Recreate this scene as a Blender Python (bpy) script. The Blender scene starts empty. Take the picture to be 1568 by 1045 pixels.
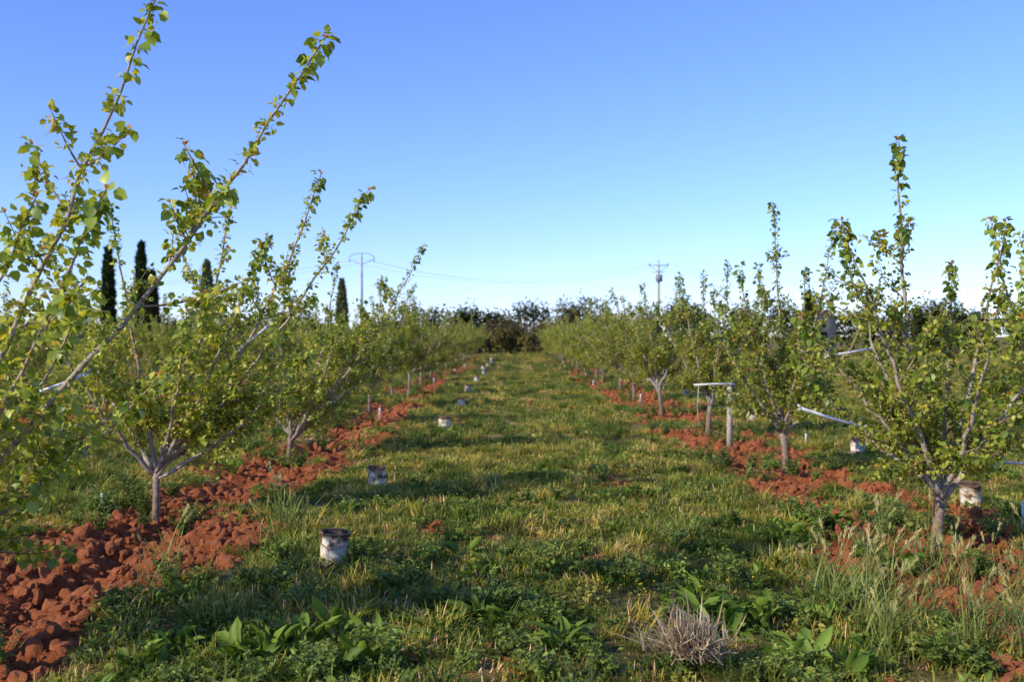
import bpy, math, numpy as np
from mathutils import Vector
rng = np.random.default_rng(7)
scene = bpy.context.scene
for vs in [scene.view_settings]:
    vs.view_transform='Standard'; vs.look='None'; vs.exposure=0; vs.gamma=1

# ---------------------------------------------------------------- noise
_T = {}
def vnoise(x, y, seed=0):
    if seed not in _T: _T[seed] = np.random.default_rng(1000+seed).random((256,256))
    T=_T[seed]
    xi=np.floor(x).astype(int); yi=np.floor(y).astype(int)
    fx=x-xi; fy=y-yi
    fx=fx*fx*(3-2*fx); fy=fy*fy*(3-2*fy)
    a=T[xi%256,yi%256]; b=T[(xi+1)%256,yi%256]; c=T[xi%256,(yi+1)%256]; d=T[(xi+1)%256,(yi+1)%256]
    return (a*(1-fx)+b*fx)*(1-fy)+(c*(1-fx)+d*fx)*fy
def fbm(x,y,seed=0,o=4):
    s=0;a=.5;n=0
    for i in range(o):
        s=s+a*vnoise(x*2**i,y*2**i,seed+i); n+=a; a*=.5
    return s/n
def sst(a,b,x):
    t=np.clip((x-a)/(b-a),0,1); return t*t*(3-2*t)
def soil_mask(x,y):
    x=np.asarray(x,float); y=np.asarray(y,float)
    n=(fbm(x*1.3,y*1.0,11,4)-.5)*1.5
    m=0
    for c,h in ((-2.78,.80),(3.25,.88),(-9.0,.7),(-15.3,.7)):
        m=np.maximum(m, sst(.16,-.16,np.abs(x-c)-h+n*.85))
    patch=sst(.35,.52,fbm(x*.9+9,y*.45,31,3)+.08)
    m=m*patch
    m=np.maximum(m, .6*sst(.69,.76,fbm(x*1.6,y*1.6,51,3)))
    return m*sst(110,80,y)
def gh(x,y):
    x=np.asarray(x,float); y=np.asarray(y,float)
    near=sst(90,50,np.abs(y))*sst(40,15,np.abs(x))
    s=soil_mask(x,y)
    base=.08*(fbm(x*.5,y*.5,3,3)-.5)+.08*(fbm(x*2.2,y*2.2,5,3)-.5)
    clod=.15*(np.abs(fbm(x*2.6,y*2.0,61,3)-.5)*2)+.13*(fbm(x*10,y*10,71,2)-.3)-.08
    fur=-.12*np.exp(-((x+2.9)/.30)**2)
    return (base+s*(clod+fur))*near

# ---------------------------------------------------------------- mesh accumulators
class MB:
    def __init__(s): s.v=[];s.f=[];s.c=[];s.m=[];s.n=0
    def add(s,v,f,col,mat=0):
        v=np.asarray(v,np.float32).reshape(-1,3)
        s.v.append(v)
        for k in f:
            k=np.asarray(k,np.int64)
            s.f.append((k+s.n,mat))
        col=np.asarray(col,np.float32)
        if col.ndim==1: col=np.tile(col,(len(v),1))
        s.c.append(col); s.n+=len(v)
    def mesh(s,name,mats,smooth=False):
        V=np.concatenate(s.v); C=np.concatenate(s.c)
        me=bpy.data.meshes.new(name)
        loops=[];tot=[];mi=[]
        for k,m in s.f:
            if len(k)==0: continue
            loops.append(k.reshape(-1)); tot.append(np.full(len(k),k.shape[1])); mi.append(np.full(len(k),m))
        L=np.concatenate(loops).astype(np.int32); Tt=np.concatenate(tot).astype(np.int32); MI=np.concatenate(mi).astype(np.int32)
        st=np.concatenate([[0],np.cumsum(Tt)[:-1]]).astype(np.int32)
        me.vertices.add(len(V)); me.vertices.foreach_set('co',V.reshape(-1))
        me.loops.add(len(L)); me.loops.foreach_set('vertex_index',L)
        me.polygons.add(len(Tt)); me.polygons.foreach_set('loop_start',st)
        try: me.polygons.foreach_set('loop_total',Tt)
        except Exception: pass
        me.polygons.foreach_set('material_index',MI)
        me.update(calc_edges=True)
        me.validate()
        at=me.color_attributes.new('col','FLOAT_COLOR','POINT')
        C4=np.concatenate([C[:,:3],np.ones((len(C),1))],1).astype(np.float32)
        at.data.foreach_set('color',C4.reshape(-1))
        for m in mats: me.materials.append(m)
        if smooth: me.polygons.foreach_set('use_smooth',np.ones(len(me.polygons),bool))
        return me
def norm(a): return a/np.maximum(np.linalg.norm(a,axis=-1,keepdims=True),1e-9)

def tube(mb,pts,rad,col,mat=0,sides=6,cap=True):
    pts=np.asarray(pts,float); n=len(pts)
    rad=np.broadcast_to(np.asarray(rad,float),(n,))
    t=norm(np.gradient(pts,axis=0))
    ref=np.array([0.,0,1]) if abs(t[:,2]).mean()<.8 else np.array([1.,0,0])
    a=norm(np.cross(t,ref)); b=np.cross(t,a)
    an=np.arange(sides)*2*np.pi/sides
    ring=pts[:,None,:]+rad[:,None,None]*(np.cos(an)[None,:,None]*a[:,None,:]+np.sin(an)[None,:,None]*b[:,None,:])
    i=np.arange(n-1)[:,None]*sides; j=np.arange(sides)[None,:]; j2=(j+1)%sides
    q=np.stack([i+j,i+j2,i+sides+j2,i+sides+j],-1).reshape(-1,4)
    fs=[q]
    if cap:
        fs.append(np.arange(sides)[::-1][None,:]); fs.append(((n-1)*sides+np.arange(sides))[None,:])
    mb.add(ring.reshape(-1,3),fs,col,mat)

SIMPLE=False
def leaves(mb,pos,ax,size,col,mat=1,aspect=.8,fold=.35,droop=.25,r=rng):
    N=len(pos)
    if N==0: return
    ax=norm(ax); up=r.normal(size=(N,3))*.6+np.array([0,0,1.])
    sd=norm(np.cross(ax,up)); nm=np.cross(sd,ax)
    S=np.asarray(size)[:,None]
    def P(u,w,h): return pos+S*(ax*u+sd*w*aspect+nm*h)
    d=droop
    if SIMPLE:
        V=np.stack([P(0,0,0),P(.42,.46,fold*.3),P(1,0,-d),P(.42,-.46,fold*.3)],1); b=np.arange(N)[:,None]*4
        mb.add(V.reshape(-1,3),[np.concatenate([b+np.array([[0,2,1]]),b+np.array([[0,3,2]])])],np.repeat(col,4,axis=0),mat); return
    V=np.stack([P(0,0,0),P(.5,0,-.04*d),P(1,0,-d),
                P(.22,.42,fold*.3),P(.62,.40,fold*.25-d*.3),
                P(.22,-.42,fold*.3),P(.62,-.40,fold*.25-d*.3)],1)
    b=np.arange(N)[:,None]*7
    q=np.concatenate([b+np.array([[0,1,4,3]]),b+np.array([[0,5,6,1]])])
    t=np.concatenate([b+np.array([[1,2,4]]),b+np.array([[1,6,2]])])
    mb.add(V.reshape(-1,3),[q,t],np.repeat(col,7,axis=0),mat)

def blades(mb,pos,az,L,w,lean,curl,col,mat=0,vee=0.0,tipcol=None):
    N=len(pos); ts=np.array([0,.35,.72,1.]); ws=np.array([.75,1.,.7,0])
    h=np.stack([np.cos(az),np.sin(az),0*az],1); s=np.stack([-np.sin(az),np.cos(az),0*az],1)
    L=L[:,None];V=[];K=[]
    for k,(t,ww) in enumerate(zip(ts,ws)):
        ho=lean*t+curl*t*t; z=t*np.sqrt(np.clip(1-lean**2,0.05,1))-curl*.45*t*t
        c=pos+L*(h*ho[:,None]+np.array([0,0,1.])*z[:,None])
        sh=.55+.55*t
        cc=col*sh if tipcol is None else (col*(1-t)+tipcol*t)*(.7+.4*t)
        if k<3:
            V+= [c+s*(w*ww/2)[:,None],c-s*(w*ww/2)[:,None]]; K+=[cc,cc]
        else: V+=[c];K+=[cc]
    V=np.stack(V,1);K=np.stack(K,1)
    b=np.arange(N)[:,None]*7
    q=np.concatenate([b+np.array([[0,1,3,2]]),b+np.array([[2,3,5,4]])]); t=b+np.array([[4,5,6]])
    mb.add(V.reshape(-1,3),[q,t],K.reshape(-1,3),mat)

# ---------------------------------------------------------------- materials
def newmat(name):
    m=bpy.data.materials.new(name); m.use_nodes=True; nt=m.node_tree
    for n in list(nt.nodes): nt.nodes.remove(n)
    out=nt.nodes.new('ShaderNodeOutputMaterial'); return m,nt,out
def N(nt,t,**k):
    n=nt.nodes.new(t)
    for a,b in k.items():
        if a in n.inputs: n.inputs[a].default_value=b
        else: setattr(n,a,b)
    return n
def foliage_mat(name,trans=.35,rough=.5,patch=0,tint2=(1.6,1.25,.9),spec=.3,tt=(1.5,1.35,.6)):
    m,nt,out=newmat(name)
    a=N(nt,'ShaderNodeAttribute',attribute_name='col')
    colr=a.outputs['Color']
    oi=N(nt,'ShaderNodeObjectInfo')
    if patch:
        g=N(nt,'ShaderNodeNewGeometry'); nz=N(nt,'ShaderNodeTexNoise'); nz.inputs['Scale'].default_value=patch; nz.inputs['Detail'].default_value=5; nz.inputs['Roughness'].default_value=.6
        nt.links.new(g.outputs['Position'],nz.inputs['Vector'])
        ad=N(nt,'ShaderNodeMath',operation='MULTIPLY_ADD'); ad.inputs[1].default_value=.30; nt.links.new(oi.outputs['Random'],ad.inputs[0]); nt.links.new(nz.outputs['Fac'],ad.inputs[2])
        rp=N(nt,'ShaderNodeValToRGB'); e=rp.color_ramp.elements
        e[0].position=.52; e[0].color=(.45,.62,.5,1); e[1].position=.81; e[1].color=(*tint2,1); k=e.new(.66); k.color=(1.0,.98,.95,1)
        nt.links.new(ad.outputs[0],rp.inputs[0])
        mx=N(nt,'ShaderNodeMix',data_type='RGBA',blend_type='MULTIPLY'); mx.inputs[0].default_value=1
        nt.links.new(rp.outputs[0],mx.inputs[7]); nt.links.new(colr,mx.inputs[6]); colr=mx.outputs[2]
    hv=N(nt,'ShaderNodeHueSaturation')
    vr=N(nt,'ShaderNodeMapRange'); vr.inputs['To Min'].default_value=.75; vr.inputs['To Max'].default_value=1.22
    nt.links.new(oi.outputs['Random'],vr.inputs['Value']); nt.links.new(vr.outputs[0],hv.inputs['Value'])
    nt.links.new(colr,hv.inputs['Color']); colr=hv.outputs[0]
    p=N(nt,'ShaderNodeBsdfPrincipled'); p.inputs['Roughness'].default_value=rough; p.inputs['Specular IOR Level'].default_value=spec
    t=N(nt,'ShaderNodeBsdfTranslucent'); mx2=N(nt,'ShaderNodeMixShader'); mx2.inputs[0].default_value=trans
    tc=N(nt,'ShaderNodeMix',data_type='RGBA',blend_type='MULTIPLY'); tc.inputs[0].default_value=1; tc.inputs[7].default_value=(*tt,1)
    nt.links.new(colr,tc.inputs[6]); nt.links.new(tc.outputs[2],t.inputs['Color'])
    nt.links.new(colr,p.inputs['Base Color'])
    nt.links.new(p.outputs[0],mx2.inputs[1]); nt.links.new(t.outputs[0],mx2.inputs[2]); nt.links.new(mx2.outputs[0],out.inputs[0])
    return m
def noise_mat(name,c1,c2,scale=8,rough=.85,bump=.3,attr=False,detail=8,lo=.35,hi=.65,bscale=None,dist=.02):
    m,nt,out=newmat(name)
    tc=N(nt,'ShaderNodeTexCoord'); nz=N(nt,'ShaderNodeTexNoise'); nz.inputs['Scale'].default_value=scale; nz.inputs['Detail'].default_value=detail
    nt.links.new(tc.outputs['Object'],nz.inputs['Vector'])
    mr=N(nt,'ShaderNodeMapRange'); mr.inputs['From Min'].default_value=lo; mr.inputs['From Max'].default_value=hi
    nt.links.new(nz.outputs['Fac'],mr.inputs['Value'])
    mx=N(nt,'ShaderNodeMix',data_type='RGBA'); mx.inputs[6].default_value=(*c1,1); mx.inputs[7].default_value=(*c2,1)
    nt.links.new(mr.outputs[0],mx.inputs[0]); col=mx.outputs[2]
    if attr:
        a=N(nt,'ShaderNodeAttribute',attribute_name='col'); mm=N(nt,'ShaderNodeMix',data_type='RGBA',blend_type='MULTIPLY'); mm.inputs[0].default_value=1
        nt.links.new(col,mm.inputs[6]); nt.links.new(a.outputs['Color'],mm.inputs[7]); col=mm.outputs[2]
    p=N(nt,'ShaderNodeBsdfPrincipled'); p.inputs['Roughness'].default_value=rough; p.inputs['Specular IOR Level'].default_value=.25
    nt.links.new(col,p.inputs['Base Color'])
    n2=N(nt,'ShaderNodeTexNoise'); n2.inputs['Scale'].default_value=bscale or scale*3; n2.inputs['Detail'].default_value=6
    nt.links.new(tc.outputs['Object'],n2.inputs['Vector'])
    b=N(nt,'ShaderNodeBump'); b.inputs['Strength'].default_value=bump; b.inputs['Distance'].default_value=dist
    nt.links.new(n2.outputs['Fac'],b.inputs['Height']); nt.links.new(b.outputs[0],p.inputs['Normal'])
    nt.links.new(p.outputs[0],out.inputs[0]); return m
M_leaf=foliage_mat('apricot_leaf',.40,.40,spec=.45)
M_bark=noise_mat('apricot_bark',(.24,.20,.165),(.50,.44,.38),30,.8,.6,attr=True,dist=.01)
M_grass=foliage_mat('grass_blades',.28,.55,patch=1.0,tint2=(1.85,1.30,1.7),spec=.15)
M_weed=foliage_mat('weed_leaves',.25,.5,spec=.2)
M_far=foliage_mat('distant_foliage',.1,.7,spec=.05)
M_soil=noise_mat('red_soil_clods',(.24,.066,.024),(.55,.19,.075),14,.95,.7)
M_dry=foliage_mat('dry_stems',.2,.7,tt=(1.1,1.05,.9))

def ground_mat():
    m,nt,out=newmat('orchard_ground')
    g=N(nt,'ShaderNodeNewGeometry'); a=N(nt,'ShaderNodeAttribute',attribute_name='col')
    sep=N(nt,'ShaderNodeSeparateColor'); nt.links.new(a.outputs['Color'],sep.inputs[0])
    def nz(sc,det=6,rg=.6):
        n=N(nt,'ShaderNodeTexNoise'); n.inputs['Scale'].default_value=sc; n.inputs['Detail'].default_value=det; n.inputs['Roughness'].default_value=rg
        nt.links.new(g.outputs['Position'],n.inputs['Vector']); return n
    def ramp(src,stops):
        r=N(nt,'ShaderNodeValToRGB'); e=r.color_ramp.elements
        while len(e)<len(stops): e.new(.5)
        for el,(p,c) in zip(e,stops): el.position=p; el.color=(*c,1)
        nt.links.new(src,r.inputs[0]); return r.outputs[0]
    gr=ramp(nz(1.0,5).outputs['Fac'],[(.30,(.07,.075,.020)),(.45,(.14,.13,.038)),(.57,(.28,.21,.08)),(.70,(.45,.32,.15))])
    fine=ramp(nz(14,8,.7).outputs['Fac'],[(.3,(.5,.55,.45)),(.5,(1,1,1)),(.7,(1.5,1.35,1.2))])
    mm=N(nt,'ShaderNodeMix',data_type='RGBA',blend_type='MULTIPLY'); mm.inputs[0].default_value=1
    nt.links.new(gr,mm.inputs[6]); nt.links.new(fine,mm.inputs[7])
    so=ramp(nz(6,8,.75).outputs['Fac'],[(.3,(.17,.045,.017)),(.5,(.37,.112,.042)),(.68,(.54,.22,.095))])
    fm=N(nt,'ShaderNodeMath',operation='MULTIPLY_ADD'); fm.inputs[1].default_value=.5; nt.links.new(nz(9,6).outputs['Fac'],fm.inputs[0]); nt.links.new(sep.outputs[0],fm.inputs[2])
    fr=N(nt,'ShaderNodeMapRange'); fr.inputs['From Min'].default_value=.5; fr.inputs['From Max'].default_value=.85; nt.links.new(fm.outputs[0],fr.inputs['Value'])
    mx=N(nt,'ShaderNodeMix',data_type='RGBA'); nt.links.new(fr.outputs[0],mx.inputs[0]); nt.links.new(mm.outputs[2],mx.inputs[6]); nt.links.new(so,mx.inputs[7])
    p=N(nt,'ShaderNodeBsdfPrincipled'); p.inputs['Roughness'].default_value=.95; p.inputs['Specular IOR Level'].default_value=.05
    nt.links.new(mx.outputs[2],p.inputs['Base Color'])
    b=N(nt,'ShaderNodeBump'); b.inputs['Strength'].default_value=1.; b.inputs['Distance'].default_value=.08; nt.links.new(nz(16,8,.72).outputs['Fac'],b.inputs['Height'])
    nt.links.new(b.outputs[0],p.inputs['Normal']); nt.links.new(p.outputs[0],out.inputs[0]); return m

# ---------------------------------------------------------------- ground sheet
def axis(a,b,step,far):
    c=np.arange(a,b+1e-6,step); o=[];s=step;x=b
    while x<far: s*=1.22; x+=s; o.append(x)
    i=[];s=step;x=a
    while x>-far: s*=1.22; x-=s; i.append(x)
    return np.array(i[::-1]+list(c)+o)
xs=axis(-5.,5.,.036,2500); ys=axis(3.5,20,.045,2500)
X,Y=np.meshgrid(xs,ys,indexing='ij'); Z=gh(X,Y)
V=np.stack([X,Y,Z],-1).reshape(-1,3); nx,ny=len(xs),len(ys)
i,j=np.meshgrid(np.arange(nx-1),np.arange(ny-1),indexing='ij'); b=(i*ny+j).reshape(-1)
mb=MB(); sm=soil_mask(X,Y).reshape(-1)
mb.add(V,[np.stack([b,b+ny,b+ny+1,b+1],-1)],np.stack([sm,sm,sm],-1))
def obj(name,me,loc=(0,0,0),rz=0,sc=1,coll=None):
    o=bpy.data.objects.new(name,me); o.location=loc; o.rotation_euler=(0,0,rz); o.scale=(sc,sc,sc)
    (coll or scene.collection).objects.link(o); return o
obj('ground',mb.mesh('ground',[ground_mat()],smooth=True))

# ---------------------------------------------------------------- scatter helper
def scatter(name,coll,x,y,scale,dz=0,tilt=.12,z=None):
    n=len(x); z=gh(x,y)+dz if z is None else z
    me=bpy.data.meshes.new(name+'_points'); me.vertices.add(n); me.vertices.foreach_set('co',np.stack([x,y,z],-1).astype(np.float32).reshape(-1))
    R=np.stack([rng.normal(size=n)*tilt,rng.normal(size=n)*tilt,rng.random(n)*6.283],-1).astype(np.float32)
    me.attributes.new('rot','FLOAT_VECTOR','POINT').data.foreach_set('vector',R.reshape(-1))
    me.attributes.new('scl','FLOAT','POINT').data.foreach_set('value',np.asarray(scale,np.float32))
    me.attributes.new('idx','INT','POINT').data.foreach_set('value',rng.integers(0,len(coll.objects),n).astype(np.int32))
    ng=bpy.data.node_groups.new(name+'_gn','GeometryNodeTree')
    ng.interface.new_socket('Geometry',in_out='INPUT',socket_type='NodeSocketGeometry'); ng.interface.new_socket('Geometry',in_out='OUTPUT',socket_type='NodeSocketGeometry')
    gi=ng.nodes.new('NodeGroupInput'); go=ng.nodes.new('NodeGroupOutput')
    ci=ng.nodes.new('GeometryNodeCollectionInfo'); ci.inputs['Collection'].default_value=coll; ci.inputs['Separate Children'].default_value=True; ci.inputs['Reset Children'].default_value=True
    ip=ng.nodes.new('GeometryNodeInstanceOnPoints'); ip.inputs['Pick Instance'].default_value=True
    def na(t,nm):
        a=ng.nodes.new('GeometryNodeInputNamedAttribute'); a.data_type=t; a.inputs['Name'].default_value=nm; return a.outputs[0]
    L=ng.links.new
    L(gi.outputs[0],ip.inputs['Points']); L(ci.outputs[0],ip.inputs['Instance']); L(na('INT','idx'),ip.inputs['Instance Index'])
    L(na('FLOAT_VECTOR','rot'),ip.inputs['Rotation']); L(na('FLOAT','scl'),ip.inputs['Scale']); L(ip.outputs[0],go.inputs[0])
    o=obj(name,me); md=o.modifiers.new('scatter','NODES'); md.node_group=ng; return o
def coll(name,meshes):
    c=bpy.data.collections.new(name)
    for k,m in enumerate(meshes):
        c.objects.link(bpy.data.objects.new('%s_%02d'%(name,k),m))
    return c
def lerp(a,b,t): return np.asarray(a)[None]*(1-t[:,None])+np.asarray(b)[None]*t[:,None]

# grass tufts
G1=(.14,.18,.024); G2=(.40,.42,.065); ST=(.74,.58,.28)
def tuft(k,n=110,rad=.14,h=(.035,.12),w=(.004,.0075),straw=.15):
    r=np.random.default_rng(k+50); m=MB()
    a=r.random(n)*6.283; q=np.sqrt(r.random(n))*rad
    pos=np.stack([q*np.cos(a),q*np.sin(a),-.012+0*q],-1)
    L=r.uniform(*h,n)*(1.15-.5*q/rad)
    c=lerp(G1,G2,r.random(n)); s=r.random(n)<straw; c[s]=np.array(ST)*r.uniform(.6,1.1,(s.sum(),1))
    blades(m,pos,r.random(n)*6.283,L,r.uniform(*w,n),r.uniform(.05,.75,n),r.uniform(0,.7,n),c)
    return m.mesh('grass_tuft',[M_grass])
def clover(k,n=60,rad=.13):
    r=np.random.default_rng(k+90); m=MB()
    a=r.random(n)*6.283; q=np.sqrt(r.random(n))*rad
    pos=np.stack([q*np.cos(a),q*np.sin(a),r.uniform(.005,.07,n)*(1.2-q/rad)],-1)
    ax=np.stack([np.cos(a)+r.normal(size=n)*.6,np.sin(a)+r.normal(size=n)*.6,r.uniform(-.1,.9,n)],-1)
    leaves(m,pos,ax,r.uniform(.018,.045,n),lerp((.09,.15,.025),(.26,.32,.06),r.random(n)),0,.75,r=r)
    n=25
    pos=np.stack([r.normal(size=n)*.06,r.normal(size=n)*.06,0*np.ones(n)-.01],-1)
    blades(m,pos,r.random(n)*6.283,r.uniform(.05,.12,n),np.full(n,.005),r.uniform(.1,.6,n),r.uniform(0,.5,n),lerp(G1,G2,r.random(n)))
    return m.mesh('clover_tuft',[M_grass])
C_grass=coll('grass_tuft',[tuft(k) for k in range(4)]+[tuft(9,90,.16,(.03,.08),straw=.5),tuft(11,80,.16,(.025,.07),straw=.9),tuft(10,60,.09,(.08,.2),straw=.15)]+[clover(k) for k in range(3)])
C_tall=coll('tall_grass_tuft',[tuft(20+k,100,.11,(.10,.27),(.005,.009),.10) for k in range(4)])
def dock(k,n=20,L=(.08,.17),asp=.42):
    r=np.random.default_rng(k+140); m=MB()
    a=r.random(n)*6.283; el=r.uniform(.05,1.25,n); st=r.uniform(.02,.10,n)
    d=np.stack([np.cos(a)*np.cos(el),np.sin(a)*np.cos(el),np.sin(el)],-1)
    pos=d*st[:,None]+r.normal(size=(n,3))*np.array([.035,.035,0])
    for p,dd in zip(pos,d): tube(m,[p-dd*.1,p],.0025,(.10,.16,.05),0,3,False)
    d2=d+np.array([0,0,-.35])*r.random((n,1))
    leaves(m,pos,d2,r.uniform(*L,n),lerp((.07,.14,.018),(.20,.29,.04),r.random(n)),0,asp,.5,.30,r=r)
    return m.mesh('dock_weed',[M_weed])
def bushy(k,n=260,rad=.17,h=.22):
    r=np.random.default_rng(k+170); m=MB(); ns=16
    for s in range(ns):
        a=r.random()*6.283; l=r.uniform(.5,1)*h; sp=r.uniform(.2,1)*rad
        t=np.linspace(0,1,5)[:,None]; pts=np.concatenate([np.cos(a)*sp*t**1.3,np.sin(a)*sp*t**1.3,l*t],1)
        tube(m,pts,np.linspace(.003,.0015,5),(.12,.18,.06),0,3,False)
        k2=n//ns; tt=r.uniform(.1,1,k2)
        p=np.stack([np.cos(a)*sp*tt**1.3,np.sin(a)*sp*tt**1.3,l*tt],-1)
        b2=r.random(k2)*6.283
        leaves(m,p,np.stack([np.cos(b2),np.sin(b2),r.uniform(-.2,.8,k2)],-1),r.uniform(.025,.055,k2)*(1.2-.5*tt),lerp((.10,.16,.03),(.27,.34,.07),r.random(k2)),0,.6,r=r)
    return m.mesh('bushy_weed',[M_weed])
C_weed=coll('broadleaf_weed',[dock(k,18,(.05,.11)) for k in range(3)]+[bushy(k) for k in range(4)])
C_bushy=coll('bushy_weed_kind',[bushy(10+k,300,.2,.3) for k in range(3)])

def region(n,d0,d1,xmin,xmax,fn):
    y=np.sqrt(rng.uniform(d0*d0,d1*d1,n)); x=rng.uniform(-.62,.62,n)*y
    k=(x>xmin)&(x<xmax); x,y=x[k],y[k]; k=fn(x,y); return x[k],y[k]
def notsoil(x,y):
    s=soil_mask(x,y); bare=fbm(x*1.1,y*1.1,91,3)
    return (rng.random(len(x))>s*1.12)&(rng.random(len(x))<sst(.68,.48,bare)*.62+.38)
x,y=region(10500,3.4,15,-12,12,notsoil); scatter('grass',C_grass,x,y,rng.uniform(.55,1.35,len(x))*(.5+1.0*fbm(x*1.5,y*1.5,93,2)))
x,y=region(20000,15,45,-24,24,notsoil); scatter('grass',C_grass,x,y,rng.uniform(.8,1.8,len(x)))
x,y=region(13000,45,120,-60,70,lambda x,y: soil_mask(x,y)<.5); scatter('grass',C_grass,x,y,rng.uniform(1.6,3.,len(x)))
def tallp(x,y):
    e=np.exp(-((x+1.8)/.4)**2)+1.2*np.exp(-((x-2.2)/.45)**2)+1.*(x>4)+1.*(x<-3.5)
    return (fbm(x*1.6,y*1.6,97,3)+.16*e>.59)&(soil_mask(x,y)<.45)
x,y=region(7500,3.8,40,-12,12,tallp); scatter('tall_grass',C_tall,x,y,rng.uniform(.5,1.1,len(x)))
def weedp(x,y): return (fbm(x*1.1,y*1.1,101,3)>.50)&(soil_mask(x,y)<.7)
x,y=region(3400,3.9,32,-12,12,weedp); x2,y2=region(420,3.7,7,-5,6,lambda x,y:(fbm(x*1.3,y*1.3,107,3)>.49)&(soil_mask(x,y)<.5)); x=np.concatenate([x,x2]); y=np.concatenate([y,y2])
scatter('broadleaf_weeds',C_weed,x,y,rng.uniform(.35,.95,len(x)))
wx=[];wy=[]
for cx,cy,n in [(-1.25,4.85,6),(-1.0,5.1,4),(-.12,5.5,5),(.0,5.7,2),(-.75,4.6,2),(1.05,5.5,6),(1.25,5.35,4),(1.45,7.4,2),(2.45,8.2,4),(2.2,7.8,3),(2.6,6.6,2),(-.3,7.2,1),(.55,6.9,1),(1.9,5.6,2),(-1.7,5.0,3),(.3,5.0,2),(1.6,4.7,2)]:
    wx+=list(cx+rng.normal(size=n)*.10); wy+=list(cy+rng.normal(size=n)*.10)
wx=np.array(wx);wy=np.array(wy)
scatter('dock_weeds',coll('dock_clump',[dock(40+k,22,(.08,.16),.42) for k in range(4)]),wx,wy,rng.uniform(.65,1.1,len(wx)))
bx=[];by=[]
for k in range(-1,18):
    for s,x0,y0 in ((-1,-3.25,4.6),(1,3.2,7.3)):
        n=18; bx+=list(x0+rng.normal(size=n)*.5-(.15 if s<0 else 0)); by+=list(y0+4.3*k+rng.normal(size=n)*.6)
bx=np.array(bx);by=np.array(by); k=by>3.5
scatter('bushy_weeds',C_bushy,bx[k],by[k],rng.uniform(.35,1.1,k.sum()))
def clod(k):
    import bmesh
    bm=bmesh.new(); bmesh.ops.create_icosphere(bm,subdivisions=2,radius=1); r=np.random.default_rng(k)
    off=r.random(3)*50; st=r.uniform(.6,1.2,3)
    for v in bm.verts:
        c=v.co; d=.45+1.1*float(fbm(np.array(c.x*1.8+off[0]+c.z),np.array(c.y*1.8+off[1]-c.z*.7),5,3))
        v.co=Vector((c.x*d*st[0],c.y*d*st[1],c.z*d*.7*st[2]))
    me=bpy.data.meshes.new('soil_clod'); bm.to_mesh(me); bm.free(); me.materials.append(M_soil); return me
C_clod=coll('soil_clod_kind',[clod(k) for k in range(6)])
x,y=region(85000,3.6,34,-5,5,lambda x,y: rng.random(len(x))<soil_mask(x,y)**1.5)
x2,y2=region(16000,3.6,11,-5,5,lambda x,y: rng.random(len(x))<soil_mask(x,y)**1.5); x=np.concatenate([x,x2]); y=np.concatenate([y,y2])
scatter('soil_clods',C_clod,x,y,.009+.065*rng.random(len(x))**3.0,tilt=1.)

# ---------------------------------------------------------------- apricot trees
def bez(p0,p1,p2,n):
    t=np.linspace(0,1,n)[:,None]; return (1-t)**2*p0+2*t*(1-t)*p1+t*t*p2
def leafcol(n,r,young):
    u=r.random(n); c=lerp((.12,.185,.020),(.56,.56,.075),u**.85)
    red=r.random(n)<young
    c[red]=lerp((.60,.42,.07),(.56,.20,.06),r.random(red.sum())**1.5); return c
def shoot_leaves(mb,pts,r,small=True,dens=1.,young=.03,tip=True,big=1.):
    seg=np.linalg.norm(np.diff(pts,axis=0),axis=1); L=seg.sum(); cum=np.concatenate([[0],np.cumsum(seg)])
    n=max(2,int(L/.027*dens)); s=np.sort(r.uniform(.0,1,n))*L
    P=np.stack([np.interp(s,cum,pts[:,k]) for k in range(3)],-1)
    m=r.integers(1,6,n); P=np.repeat(P,m,axis=0); f=np.repeat(s/L,m); K=len(P)
    d=r.normal(size=(K,3)); d[:,2]+=.15; d=norm(d)
    P=P+d*r.uniform(.008,.048,(K,1))
    leaves(mb,P,d+r.normal(size=(K,3))*.35+np.array([0,0,-.15]),r.uniform(.020,.048,K),leafcol(K,r,young),1,.85,r=r)
    if tip:
        K=int(r.integers(12,22)*big); t=1-r.random(K)**1.4*min(.6,(.17+.08*big)/L)
        s=t*L; P=np.stack([np.interp(s,cum,pts[:,k]) for k in range(3)],-1)
        d=r.normal(size=(K,3)); d[:,2]-=.25; d=norm(d); P=P+d*r.uniform(.015,.045,(K,1))
        leaves(mb,P,d+np.array([0,0,-.35]),r.uniform(.040,.068,K),leafcol(K,r,young)*np.array([.66,.80,.8]),1,.95,droop=.3,r=r)
        K=8 if big>1 else 3; d=r.normal(size=(K,3))*.4+np.array([0,0,1.])
        leaves(mb,np.repeat(pts[-1:],K,0),d,r.uniform(.018,.036,K),lerp((.52,.42,.08),(.56,.18,.08),r.random(K)*(1. if big>1 else .5)),1,.6,r=r)
TR=(.50,.34,.25); GR=(.98,.94,.90); TW=(.80,.66,.50)
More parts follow.
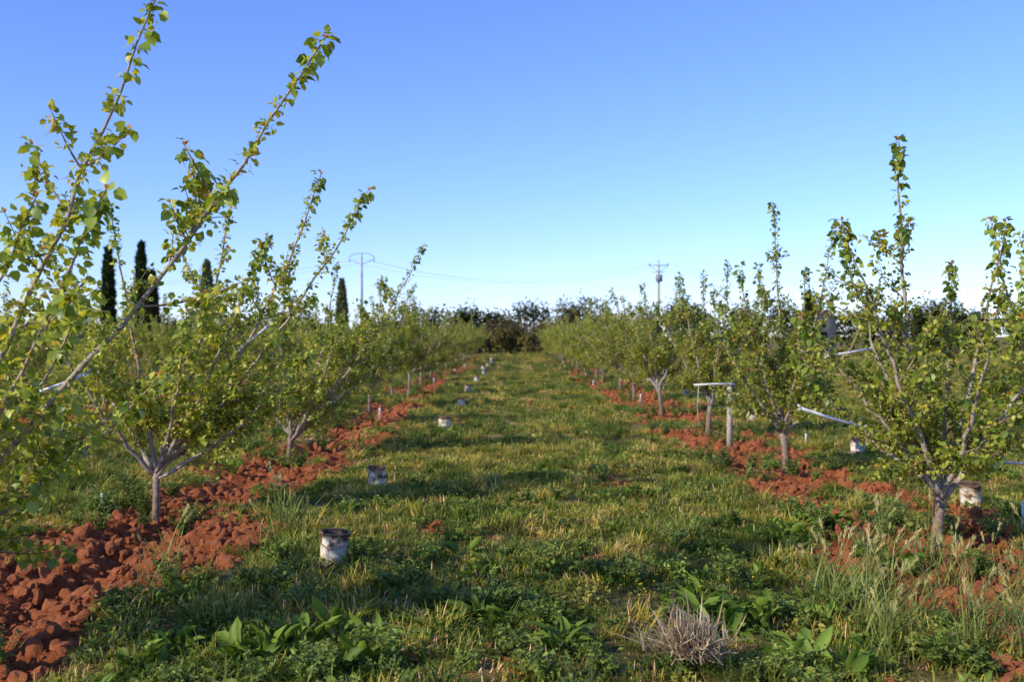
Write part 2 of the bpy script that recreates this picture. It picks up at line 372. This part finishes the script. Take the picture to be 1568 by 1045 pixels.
def apricot(seed,tips,fork=.5,dens=1.,extra=None,latmul=1.,trk=1.,lim=1.,tb=1.7):
    r=np.random.default_rng(seed); mb=MB()
    lean=np.array([r.normal()*.05,r.normal()*.04,0])
    top=np.array([0,0,fork])+lean; 
    tp=bez(np.array([0,0,-.12]),np.array([.02,.01,fork*.5]),top,7)
    tube(mb,tp,np.array([.060,.048,.042,.040,.039,.041,.038])*trk,np.repeat(lerp(TR,GR,np.linspace(0,.8,7)**1.5),9,axis=0),0,9)
    for ti in tips:
        ti=np.array(ti,float); p0=tp[-1]-np.array([0,0,r.uniform(0,.10)])
        hd=ti-p0; hl=np.linalg.norm(hd)
        ctrl=p0+hd*np.array([.58,.58,.42])+r.normal(size=3)*.06
        pts=bez(p0,ctrl,ti,16); w=r.normal(size=(16,3))*.009; w[0]=0; w[-1]=0; pts=pts+w
        rad=np.linspace(.0235,.0036,16)*(.8+.25*hl/2.5)*lim; rad[0]=.030*trk
        tube(mb,pts,rad,np.repeat(lerp(GR,TW,np.linspace(0,1,16)**2.6),6,axis=0),0,6)
        L=hl
        shoot_leaves(mb,pts[4:],r,dens=1.35*dens,big=tb)
        nl=int(L*6.6*latmul)
        for q in range(nl):
            t=.09+.70*r.random()**1.15; i0=min(14,int(t*15)); b0=pts[i0]+(pts[i0+1]-pts[i0])*(t*15-i0)
            tg=norm(pts[i0+1]-pts[i0]); d=r.normal(size=3); d=d-tg*d.dot(tg); d=norm(d)*1.+tg*.6+np.array([0,0,.2+.3*r.random()])
            d=norm(d); l=r.uniform(.20,.72)*(1.15-.85*t)+.05
            e=b0+d*l; c=b0+d*l*.5+np.array([0,0,-.06*l/.5])
            if e[2]<.55: e[2]=.55+r.random()*.15
            lp=bez(b0,c,e,7); tube(mb,lp,np.linspace(.0075,.0022,7)*(.8+.4*l),TW,0,4,False)
            shoot_leaves(mb,lp[1:],r,dens=1.08*dens,big=.55 if l<.35 else .8,tip=r.random()<.7)
            if l>.33:
                for z in range(2):
                    k=r.integers(2,5); d2=norm(d+r.normal(size=3)*.8); l2=r.uniform(.10,.28)
                    sp=bez(lp[k],lp[k]+d2*l2*.5,lp[k]+d2*l2,4); tube(mb,sp,np.linspace(.004,.002,4),TW,0,3,False)
                    shoot_leaves(mb,sp,r,dens=1.08*dens,tip=False)
    if extra:
        for a,c,e in extra:
            lp=bez(np.array(a),np.array(c),np.array(e),8); tube(mb,lp,np.linspace(.006,.003,8),TW,0,4,False); shoot_leaves(mb,lp,r,dens=.7,big=1.8,young=.12)
    return mb.mesh('apricot_tree',[M_bark,M_leaf])
def rel(base,l): return [(a-base[0],b-base[1],c) for a,b,c in l]
def plant(base,tips,seed,**k):
    z=float(gh(np.array(base[0]),np.array(base[1]))); me=apricot(seed,rel(base,tips),**k)
    o=obj('apricot_tree',me,(base[0],base[1],z)); return o
L0=(-3.15,4.7)
plant(L0,[(-.90,4.85,3.16),(-1.67,4.7,3.3),(-1.62,4.0,2.30),(-1.95,4.1,2.28),(-4.1,5.2,2.8),(-3.2,5.6,2.9),(-2.35,4.3,1.75),(-1.9,5.4,1.5),(-3.6,4.0,2.4),(-2.1,4.9,1.2),(-2.4,5.6,1.9)],11,latmul=.50,lim=.85,tb=2.2,
      extra=[((-1.43+3.15,.13,2.36),(-1.5+3.15,.1,2.5),(-1.57+3.15,.1,2.63))])
L1=(-3.18,8.9)
plant(L1,[(-1.69,8.9,3.15),(-1.25,8.8,3.0),(-2.5,9.0,3.0),(-3.5,8.7,2.85),(-2.05,8.4,2.55),(-4.3,9.2,2.6),(-1.9,9.6,2.1),(-2.6,8.0,1.9),(-3.9,8.2,2.0),(-1.7,8.6,1.6)],12,latmul=1.0,trk=.8,tb=2.4)
L2=(-3.0,13.4)
plant(L2,[(-1.17,13.4,3.0),(-1.6,13.0,2.4),(-2.4,13.8,2.8),(-3.4,13.2,2.6),(-4.1,13.8,2.3),(-2.1,12.6,2.1),(-3.0,12.5,2.3),(-1.5,13.6,1.8)],13,latmul=1.05)
R0=(3.12,7.3)
plant(R0,[(2.85,7.3,3.05),(2.33,7.0,2.42),(2.62,7.8,2.3),(3.65,7.35,2.45),(3.6,8.1,2.2),(2.1,7.2,1.75),(4.1,7.0,1.9),(3.2,6.5,1.9),(2.3,7.6,1.3)],14,latmul=.8,tb=2.4)
plant((4.75,8.3),[(3.95,8.2,2.55),(4.1,8.0,2.1),(4.9,8.4,3.0),(5.6,8.3,2.6),(4.6,9,2.5),(4.3,7.6,1.7),(3.9,8.6,1.6)],15,latmul=.85)
R1=(3.24,11.7)
plant(R1,[(3.09,11.7,3.2),(2.64,11.5,2.45),(3.5,11.8,2.45),(3.0,12.1,2.5),(3.85,11.8,2.95),(2.3,11.6,1.9),(4.3,11.6,2.2),(3.3,11.0,1.9)],16,latmul=.95,tb=2.)
plant((3.15,15.9),[(3.09,15.9,2.6),(2.67,15.7,2.55),(3.5,16,2.75),(2.3,15.9,2.1),(4.0,15.9,2.3),(3.2,15.2,2.1),(3.4,16.6,2.3)],17,latmul=1.05)
variants=[]; SIMPLE=True
for k in range(6):
    r=np.random.default_rng(300+k); tips=[]
    n=r.integers(8,10); a0=r.random()*6.28
    for q in range(n):
        a=a0+q*6.283/n+r.normal()*.25; R=r.uniform(.35,1.2); tips.append((.28+R*np.cos(a),R*np.sin(a)*.95,r.uniform(1.6,2.8)+(.35 if q==0 else 0)))
    variants.append(apricot(400+k,tips,fork=.5+.08*r.random(),dens=1.05,latmul=1.1))
SIMPLE=False
r=np.random.default_rng(5)
def vplant(x,y,flip):
    z=float(gh(np.array(x),np.array(y)))
    o=obj('apricot_tree',variants[r.integers(0,6)],(x+r.normal()*.06,y+r.normal()*.12,z),(math.pi if flip else 0)+r.normal()*.6,r.uniform(.92,1.1)); return o
for k in range(3,19): vplant(-3.1,4.7+4.3*k,False)
for k in range(3,18): vplant(3.15,7.3+4.3*k,True)
for k in range(0,18): vplant(-9.4,10+4.3*k,False)
for k in range(0,16): vplant(-15.7,20+4.3*k,False)
vplant(-3.1,.4,False); vplant(-3.1,-3.9,False)

# ---------------------------------------------------------------- frost candle buckets
def pot_mat():
    m,nt,out=newmat('peeling_white_paint')
    tc=N(nt,'ShaderNodeTexCoord'); nz=N(nt,'ShaderNodeTexNoise'); nz.inputs['Scale'].default_value=14; nz.inputs['Detail'].default_value=8
    oi=N(nt,'ShaderNodeObjectInfo'); va=N(nt,'ShaderNodeVectorMath',operation='ADD'); nt.links.new(tc.outputs['Object'],va.inputs[0]); nt.links.new(oi.outputs['Location'],va.inputs[1])
    nt.links.new(va.outputs[0],nz.inputs['Vector'])
    sx=N(nt,'ShaderNodeSeparateXYZ'); nt.links.new(tc.outputs['Object'],sx.inputs[0])
    mr=N(nt,'ShaderNodeMapRange'); mr.inputs['From Min'].default_value=.08; mr.inputs['From Max'].default_value=.24; mr.inputs['To Min'].default_value=-.04; mr.inputs['To Max'].default_value=.15
    nt.links.new(sx.outputs['Z'],mr.inputs['Value']); ad=N(nt,'ShaderNodeMath',operation='ADD'); nt.links.new(nz.outputs['Fac'],ad.inputs[0]); nt.links.new(mr.outputs[0],ad.inputs[1])
    rp=N(nt,'ShaderNodeValToRGB'); e=rp.color_ramp.elements; e[0].position=.50;e[0].color=(.68,.60,.48,1); e[1].position=.66; e[1].color=(.10,.06,.04,1); k=e.new(.58); k.color=(.38,.27,.18,1)
    nt.links.new(ad.outputs[0],rp.inputs[0]); p=N(nt,'ShaderNodeBsdfPrincipled'); p.inputs['Roughness'].default_value=.6; nt.links.new(rp.outputs[0],p.inputs['Base Color']); nt.links.new(p.outputs[0],out.inputs[0]); return m
M_pot=pot_mat(); M_soot=noise_mat('soot',(.02,.015,.012),(.12,.08,.06),20); M_brown=noise_mat('rusty_lid',(.12,.06,.035),(.28,.17,.11),18)
def bucket_mesh(dent):
    r=np.random.default_rng(int(dent*100)); mb=MB(); S=28
    prof=[(.0,.0),(.086,.0),(.092,.006),(.093,.07),(.096,.075),(.093,.08),(.094,.15),(.097,.155),(.094,.16),(.095,.222),(.101,.224),(.102,.234),(.096,.238),(.088,.234),(.087,.20),(.0,.195)]
    an=np.arange(S)*2*np.pi/S; V=[]
    for q,h in prof:
        rr=q*(1+dent*.05*np.sin(2*an+1)*(h/.24)); V.append(np.stack([rr*np.cos(an),rr*np.sin(an),np.full(S,h)+dent*.01*np.sin(an)*(h/.24)],-1))
    V=np.concatenate(V); i=np.arange(len(prof)-1)[:,None]*S; jj=np.arange(S)[None]; F=np.stack([i+jj,i+(jj+1)%S,i+S+(jj+1)%S,i+S+jj],-1)
    mb.add(V,[F[:9].reshape(-1,4)],(1,1,1),0); mb.f.append((F[9:13].reshape(-1,4),2)); mb.f.append((F[13:].reshape(-1,4),1))
    t=np.linspace(0,np.pi,14); h=np.stack([.104*np.cos(t),-.104*np.sin(t)-.002,.215-.085*np.sin(t)],-1)
    tube(mb,h,.0022,(1,1,1),2,5)
    for s in (-1,1): tube(mb,[(s*.094,0,.215),(s*.110,0,.215)],.009,(1,1,1),2,8)
    return mb.mesh('bucket',[M_pot,M_soot,M_brown],smooth=False)
bms=[bucket_mesh(.3),bucket_mesh(1.),bucket_mesh(.6)]
bp=[(-1.24,6.95),(-1.42,10.6),(-1.12,16.8),(-1.12,22.8),(-1.2,28),(4.36,9.4),(4.65,13.3)]+[(-1.15+.1*math.sin(k*2.),34+6.*k) for k in range(7)]+[(4.6,19+7*k) for k in range(3)]
for k,(x,y) in enumerate(bp):
    o=obj('frost_candle_bucket',bms[k%3],(x,y,float(gh(np.array(x),np.array(y)))-.01),k*1.9); o.rotation_euler=(.05*math.sin(k*3),.09*math.cos(k*1.7+.6),k*1.3)

# ---------------------------------------------------------------- post, rods, marker tubes
M_wood=noise_mat('weathered_wood',(.30,.25,.20),(.55,.50,.43),25,.85,.5); M_white=noise_mat('white_plastic',(.58,.59,.58),(.76,.76,.74),20,.45,.05)
mb=MB(); tube(mb,[(0,0,-.1),(.005,0,.4),(0,0,.93)],[.042,.040,.038],(1,1,1),0,10); tube(mb,[(-.52,-.05,.90),(-.2,-.05,.915),(.07,-.05,.91)],.014,(1,1,1),1,8)
tube(mb,[(0,-.07,.91),(0,.05,.91)],.008,(1,1,1),1,6); tube(mb,[(-.45,-.05,.90),(-.47,-.04,.60),(-.44,0,.3)],.004,(1,1,1),1,5)
obj('wooden_post',mb.mesh('wooden_post',[M_wood,M_white]),(3.15,14.3,0))
def rod(a,b,r=.011):
    a=np.array(a,float); b=np.array(b,float); m=MB(); c=(a+b)/2; d=norm(b-a); n=np.array([-d[1],d[0],0]); n=norm(n) 
    tube(m,[a-c,(b-c)*.0+np.array([0,0,-.006]),b-c],r,(1,1,1),0,8)
    for e,s in ((a-c,-1),(b-c,1)):
        tube(m,[e,e+d*s*.03+np.array([0,0,.02])],r*.6,(1,1,1),0,6); tube(m,[e,e+d*s*.03-np.array([0,0,.02])],r*.6,(1,1,1),0,6)
    obj('limb_spreader_rod',m.mesh('rod',[M_white]),tuple(c))
rod((2.05,7.0,1.09),(2.52,7.1,.95),.011); rod((3.25,10.2,1.40),(3.72,10.3,1.47),.011); rod((-2.85,6.0,1.26),(-2.6,6.1,1.37),.009); rod((-2.35,8.7,1.50),(-2.08,8.6,1.70),.011)
rod((3.9,7.9,.60),(4.4,7.9,.57),.010); rod((-3.9,8.7,.80),(-3.5,8.8,.86),.010)
rs=[(-3.7,9.0,.22),(4.3,14.5,.18),(4.15,10.8,.13),(4.22,8.2,.24)]
for k in range(5): rs+=[(-2.5+.25*math.sin(k*5.),19+7.6*k,.20),(2.8+.2*math.cos(k*3.),23+8.3*k,.20)]
for k,(x,y,h) in enumerate(rs):
    m=MB(); z=float(gh(np.array(x),np.array(y))); q=1. if k<4 else 1.3
    tube(m,[(0,0,-.05),(.01,0,h*.8),(.012,0,h)],[.011*q,.011*q,.013*q],(1,1,1),0,8); tube(m,[(.012,0,h),(.012,0,h+.012)],[.017*q,.015*q],(1,1,1),0,8)
    tube(m,[(.012,0,h*.85),(.05,.0,h*.8)],.006,(1,1,1),0,6)
    obj('irrigation_riser',m.mesh('riser',[M_white]),(x,y,z))

# ---------------------------------------------------------------- dry clump & barley grass
mb=MB(); r=np.random.default_rng(77); n=520
az=np.where(r.random(n)<.5,r.normal(size=n)*.6+2.7,r.random(n)*6.283)
pos=np.stack([r.normal(size=n)*.08,r.normal(size=n)*.06,r.uniform(0.02,.12,n)],-1)
blades(mb,pos,az,r.uniform(.05,.30,n)*r.uniform(.4,1,n),r.uniform(.005,.012,n),r.uniform(.3,.99,n),r.uniform(-.5,.6,n),lerp((.50,.34,.18),(.90,.74,.48),r.random(n)),0)
for k in range(30):
    a=r.random()*6.283; t=np.linspace(0,1,7)[:,None]; l=r.uniform(.06,.24)
    tube(mb,np.concatenate([np.cos(a)*l*t+r.normal(size=(7,1))*.012,np.sin(a)*l*t*.8+r.normal(size=(7,1))*.012,.04+.16*t*r.uniform(-.2,1)],1),np.linspace(.006,.002,7),(.80,.62,.40),0,5)
obj('dry_grass_clump',mb.mesh('dry_grass_clump',[M_dry]),(.88,4.78,float(gh(np.array(.88),np.array(4.78)))+.03))
def barley(k):
    m=MB(); r=np.random.default_rng(k+500); n=26
    pos=r.normal(size=(n,3))*np.array([.06,.06,0])
    blades(m,pos,r.random(n)*6.283,r.uniform(.2,.42,n),r.uniform(.006,.012,n),r.uniform(.1,.6,n),r.uniform(.1,.8,n),lerp((.14,.20,.04),(.34,.38,.09),r.random(n)))
    for q in range(3):
        a=r.random()*6.283; l=r.uniform(.34,.5); sp=r.uniform(.05,.2); t=np.linspace(0,1,9)[:,None]
        pts=np.concatenate([np.cos(a)*sp*t**2,np.sin(a)*sp*t**2,l*(t-.06*t**3)],1); tube(m,pts,.0016,(.30,.34,.10),0,3,False)
        e=pts[-1]; d=norm(pts[-1]-pts[-3]); K=46; u=r.random(K); ax=d+r.normal(size=(K,3))*.22
        P=e+d*(u[:,None]*.07)
        leaves(m,P,ax,.042*np.ones(K),lerp((.38,.38,.14),(.58,.50,.24),r.random(K)),0,.13,0,0,r=r)
    return m.mesh('barley',[M_weed])
n=56; x=np.concatenate([rng.uniform(1.85,3.4,50),rng.uniform(-1.9,-1.1,6)*1.3]); y=np.concatenate([rng.uniform(4.8,6.9,50),rng.uniform(5.5,9,6)])
scatter('wild_barley',coll('wild_barley_tuft',[barley(k) for k in range(4)]),x,y,rng.uniform(.5,1.05,n),tilt=.08)
mb=MB(); r=np.random.default_rng(88); n=40; fx=r.normal(size=n)*.35+.95; fy=r.normal(size=n)*.35+6.1; fz=gh(fx,fy)+r.uniform(.09,.16,n)
for s in range(3): leaves(mb,np.stack([fx,fy,fz],-1),r.normal(size=(n,3))*np.array([1,1,.3]),np.full(n,.014),np.tile([.75,.55,.03],(n,1)),0,.9,r=r)
for a,b_,c in zip(fx,fy,fz): tube(mb,[(a,b_,c-.15),(a,b_,c)],.0012,(.1,.15,.04),0,3,False)
obj('yellow_wildflowers',mb.mesh('yellow_wildflowers',[M_weed]))

# ---------------------------------------------------------------- distant trees
M_trunkfar=noise_mat('distant_bark',(.06,.045,.035),(.12,.09,.07),3)
def crown(mb,c,rad,n,size,c1,c2,r,pw=.45):
    k=max(6,int(n/60)); cc=norm(r.normal(size=(k,3)))*(r.random((k,1))**pw); 
    idx=r.integers(0,k,n); p=(cc[idx]*.8+r.normal(size=(n,3))*.17)*np.array(rad)+np.array(c)
    p[:,2]=np.maximum(p[:,2],.05)
    sh=r.uniform(.7,1.2,k)[idx]
    leaves(mb,p,r.normal(size=(n,3)),r.uniform(.6,1.3,n)*size,lerp(c1,c2,r.random(n))*sh[:,None],0,.8,r=r)
SIMPLE=True
r=np.random.default_rng(21); mb=MB()
D1=(.026,.040,.012);D2=(.075,.098,.022)
x=-95.
while x<110:
    w=r.uniform(2.2,4.5); h=r.uniform(2.6,5.0)
    if -12<x<3 : h=r.uniform(4.0,5.6)
    elif 3<=x<12: h=r.uniform(4.2,5.8)
    elif x>12: h=r.uniform(4.2,5.6)
    y=100+r.normal()*4+ (25 if x<-25 else 0)
    a,b_=(D1,D2) if r.random()<.75 else ((.09,.08,.03),(.16,.15,.045))
    tube(mb,[(x,y,-.1),(x+.1,y,h*.4),(x,y,h*.75)],[.16,.13,.06],(1,1,1),1,6)
    crown(mb,(x,y,h*.52),(w*.75,w*.6,h*.52),1500,.30,a,b_,r)
    x+=w*r.uniform(.55,.95)
obj('distant_tree_line',mb.mesh('distant_tree_line',[M_far,M_trunkfar]))
mb=MB()
for k in range(13):
    x=-4.6+k*.9; h=r.uniform(2.4,3.8)
    crown(mb,(x,90+r.normal(),h*.5),(1.1,.9,h*.5),900,.2,(.17,.12,.05),(.22,.21,.06),r)
    for q in range(10): a=r.normal(size=2)*.5; tube(mb,[(x,90,0),(x+a[0],90+a[1],h*.6),(x+a[0]*1.8,90+a[1],h)],[.04,.025,.01],(2.6,2.2,1.8),1,4,False)
obj('brush_thicket',mb.mesh('brush_thicket',[M_far,M_trunkfar]))
def cypress(x,y,h,w,c1=D1,c2=(.06,.085,.03),name='cypress_tree'):
    m=MB(); n=2600; r=np.random.default_rng(int(abs(x)*10+h)); t=r.random(n)**.8; a=r.random(n)*6.283
    prof=w*np.sin(np.pi*(t*.93+.07))**.6*(1-.35*t)*(.85+.3*fbm(t*9,a*1.2,7,2)); q=prof*np.sqrt(r.uniform(.35,1,n))
    p=np.stack([q*np.cos(a),q*np.sin(a),.3+t*(h-.3)],-1)
    leaves(m,p,np.stack([np.cos(a)*.4,np.sin(a)*.4,1+0*a],-1)+r.normal(size=(n,3))*.3,r.uniform(.18,.42,n),lerp(c1,c2,r.random(n)),0,.6,r=r)
    tube(m,[(0,0,-.1),(0,0,h*.5),(0,0,h*.9)],[.14,.1,.03],(1,1,1),1,6); obj(name,m.mesh(name,[M_far,M_trunkfar]),(x,y,0))
for x,y,h,w in [(-25.0,62,7.0,.42),(-22.6,61,7.2,.40),(-21.6,60,5.4,.42),(27.6,92,5.6,.7),(33.2,92,5.8,.6)]: cypress(x,y,h,w)
cypress(-27.4,90,8.3,.8,(.12,.14,.06),(.20,.23,.09),'poplar_tree')
cypress(-16.9,100,7.2,.7,(.12,.14,.06),(.20,.23,.09),'poplar_tree')
mb=MB()
for k in range(12):
    x=37+k*.55; crown(mb,(x,90,2.3),(.7,.7,2.5),500,.25,D1,D2,r); tube(mb,[(x,90,0),(x,90,3)],[.1,.05],(1,1,1),1,5)
obj('cypress_hedge',mb.mesh('cypress_hedge',[M_far,M_trunkfar]))
SIMPLE=False

# ---------------------------------------------------------------- stone hut
M_stone=noise_mat('stone_wall',(.34,.27,.19),(.50,.42,.31),3,.9,.6); M_tile=noise_mat('roof_tiles',(.30,.14,.08),(.42,.22,.13),5,.9,.5); M_dark=noise_mat('dark_opening',(.02,.02,.02),(.05,.04,.03),5)
hut=bpy.data.objects.new('stone_hut',None); scene.collection.objects.link(hut); hut.location=(28.6,94,0); hut.rotation_euler=(0,0,.25)
def part(name,mb,mats):
    o=obj(name,mb.mesh(name,mats)); o.parent=hut; return o
def box(mb,a,b,mat=0):
    x0,y0,z0=a;x1,y1,z1=b
    V=[(x0,y0,z0),(x1,y0,z0),(x1,y1,z0),(x0,y1,z0),(x0,y0,z1),(x1,y0,z1),(x1,y1,z1),(x0,y1,z1)]
    mb.add(V,[np.array([[0,3,2,1],[4,5,6,7],[0,1,5,4],[1,2,6,5],[2,3,7,6],[3,0,4,7]])],(1,1,1),mat)
m=MB(); W,D,H=1.3,1.8,3.2
m.add([(-W,-D,0),(W,-D,0),(W,D,0),(-W,D,0),(-W,-D,H),(W,-D,H),(W,D,H),(-W,D,H),(0,-D,H+.7),(0,D,H+.7)],[np.array([[1,2,6,5],[3,0,4,7]]),np.array([[0,1,5,8,4]]),np.array([[2,3,7,9,6]])],(1,1,1)); part('walls',m,[M_stone])
m=MB()
for s in (-1,1):
    m.add([(0,-D-.2,H+.76),(s*(W+.25),-D-.2,H-.08),(s*(W+.25),D+.2,H-.08),(0,D+.2,H+.76),(0,-D-.2,H+.88),(s*(W+.25),-D-.2,H+.04),(s*(W+.25),D+.2,H+.04),(0,D+.2,H+.88)],[np.array([[0,1,2,3],[4,5,6,7],[0,1,5,4],[1,2,6,5],[2,3,7,6]])],(1,1,1))
part('roof',m,[M_tile])
m=MB(); box(m,(-.4,-D-.02,0),(.4,-D-.003,2.0)); part('door',m,[M_dark]); m=MB(); box(m,(-.25,-D-.02,2.4),(.25,-D-.003,2.9)); part('window',m,[M_dark])
m=MB(); box(m,(.5,.2,H-.1),(.95,.65,H+1.2)); box(m,(.45,.15,H+1.2),(1.0,.7,H+1.32)); part('chimney',m,[M_stone])

# ---------------------------------------------------------------- power poles & wires
M_conc=noise_mat('pole_concrete',(.28,.25,.22),(.42,.39,.35),4); M_wire=noise_mat('wire_metal',(.20,.20,.22),(.30,.30,.32),4)
def pole(x,y,h,arch):
    m=MB(); tube(m,[(0,0,-.3),(0,0,h*.5),(0,0,h)],[.19,.15,.10],(1,1,1),0,8)
    if arch:
        t=np.linspace(-1,1,11); tube(m,np.stack([1.45*t,0*t,h+.35-.55*t**4],-1),.04,(1,1,1),1,6); tube(m,[(-1.3,0,h-.25),(0,0,h-.9),(1.3,0,h-.25)],.03,(1,1,1),1,6); tube(m,[(0,0,h),(0,0,h+.35)],.05,(1,1,1),1,6)
        at=[(-1.35,h-.45),(0,h-.2),(1.35,h-.45)]
    else:
        for zz,wd in ((h-.15,1.1),(h-.9,.7)): tube(m,[(-wd,0,zz),(wd,0,zz)],.05,(1,1,1),1,6)
        tube(m,[(-1.1,0,h-.15),(0,0,h-.9),(1.1,0,h-.15)],.035,(1,1,1),1,5); box(m,(-.35,-.45,h-2.0),(.35,-.15,h-1.2),1); at=[(-1.,h-.1),(0,h+.25),(1.,h-.1)]
    for a,z in at: tube(m,[(a,0,z-.15),(a,0,z),(a,0,z+.15)],[.05,.09,.04],(1,1,1),1,6)
    obj('power_pole',m.mesh('power_pole',[M_conc,M_wire]),(x,y,0)); return [(x+a,y,z) for a,z in at]
A=pole(-16.4,110,10.4,True); B=pole(16.4,110,9.6,False); C=pole(62,104,8.5,False); E=pole(-70,118,9.5,False)
mb=MB()
for P,Q in ((E,A),(A,B),(B,C)):
    for p,q in zip(P,Q):
        t=np.linspace(0,1,24)[:,None]; pts=np.array(p)*(1-t)+np.array(q)*t; pts[:,2]-=(4*2.2*t*(1-t))[:,0]; tube(mb,pts,.008,(1,1,1),0,4)
obj('power_lines',mb.mesh('power_lines',[M_wire]))

# ---------------------------------------------------------------- light, sky, camera
sv=Vector((-.82,-.57,0)).normalized(); el=math.radians(28); sv=Vector((sv.x*math.cos(el),sv.y*math.cos(el),math.sin(el)))
sun=bpy.data.lights.new('sun','SUN'); sun.energy=5; sun.angle=math.radians(.5); sun.color=(1,.90,.70)
so=bpy.data.objects.new('sun',sun); scene.collection.objects.link(so); so.rotation_euler=sv.to_track_quat('Z','Y').to_euler()
w=bpy.data.worlds.new('World'); scene.world=w; w.use_nodes=True; nt=w.node_tree
bg=nt.nodes['Background']; sk=nt.nodes.new('ShaderNodeTexSky'); sk.sky_type='NISHITA'; sk.sun_disc=False; sk.sun_elevation=el; sk.sun_rotation=math.atan2(sv.x,sv.y)%(2*math.pi)
sk.air_density=1.0; sk.dust_density=0.0; sk.ozone_density=2.6; sk.altitude=0
tn=nt.nodes.new('ShaderNodeMix'); tn.data_type='RGBA'; tn.blend_type='MULTIPLY'; tn.inputs[0].default_value=1; tn.inputs[7].default_value=(1.02,1.20,2.0,1)
nt.links.new(sk.outputs[0],tn.inputs[6]); nt.links.new(tn.outputs[2],bg.inputs[0]); bg.inputs[1].default_value=.122
cam=bpy.data.cameras.new('camera'); co=bpy.data.objects.new('camera',cam); scene.collection.objects.link(co); scene.camera=co
cam.lens=35; cam.sensor_width=36; cam.clip_end=6000; cam.clip_start=.05
co.location=(0,0,1.6); co.rotation_euler=(math.radians(90-.28),0,math.radians(-.1))
cam.dof.use_dof=True; cam.dof.focus_distance=6.0; cam.dof.aperture_fstop=2.8
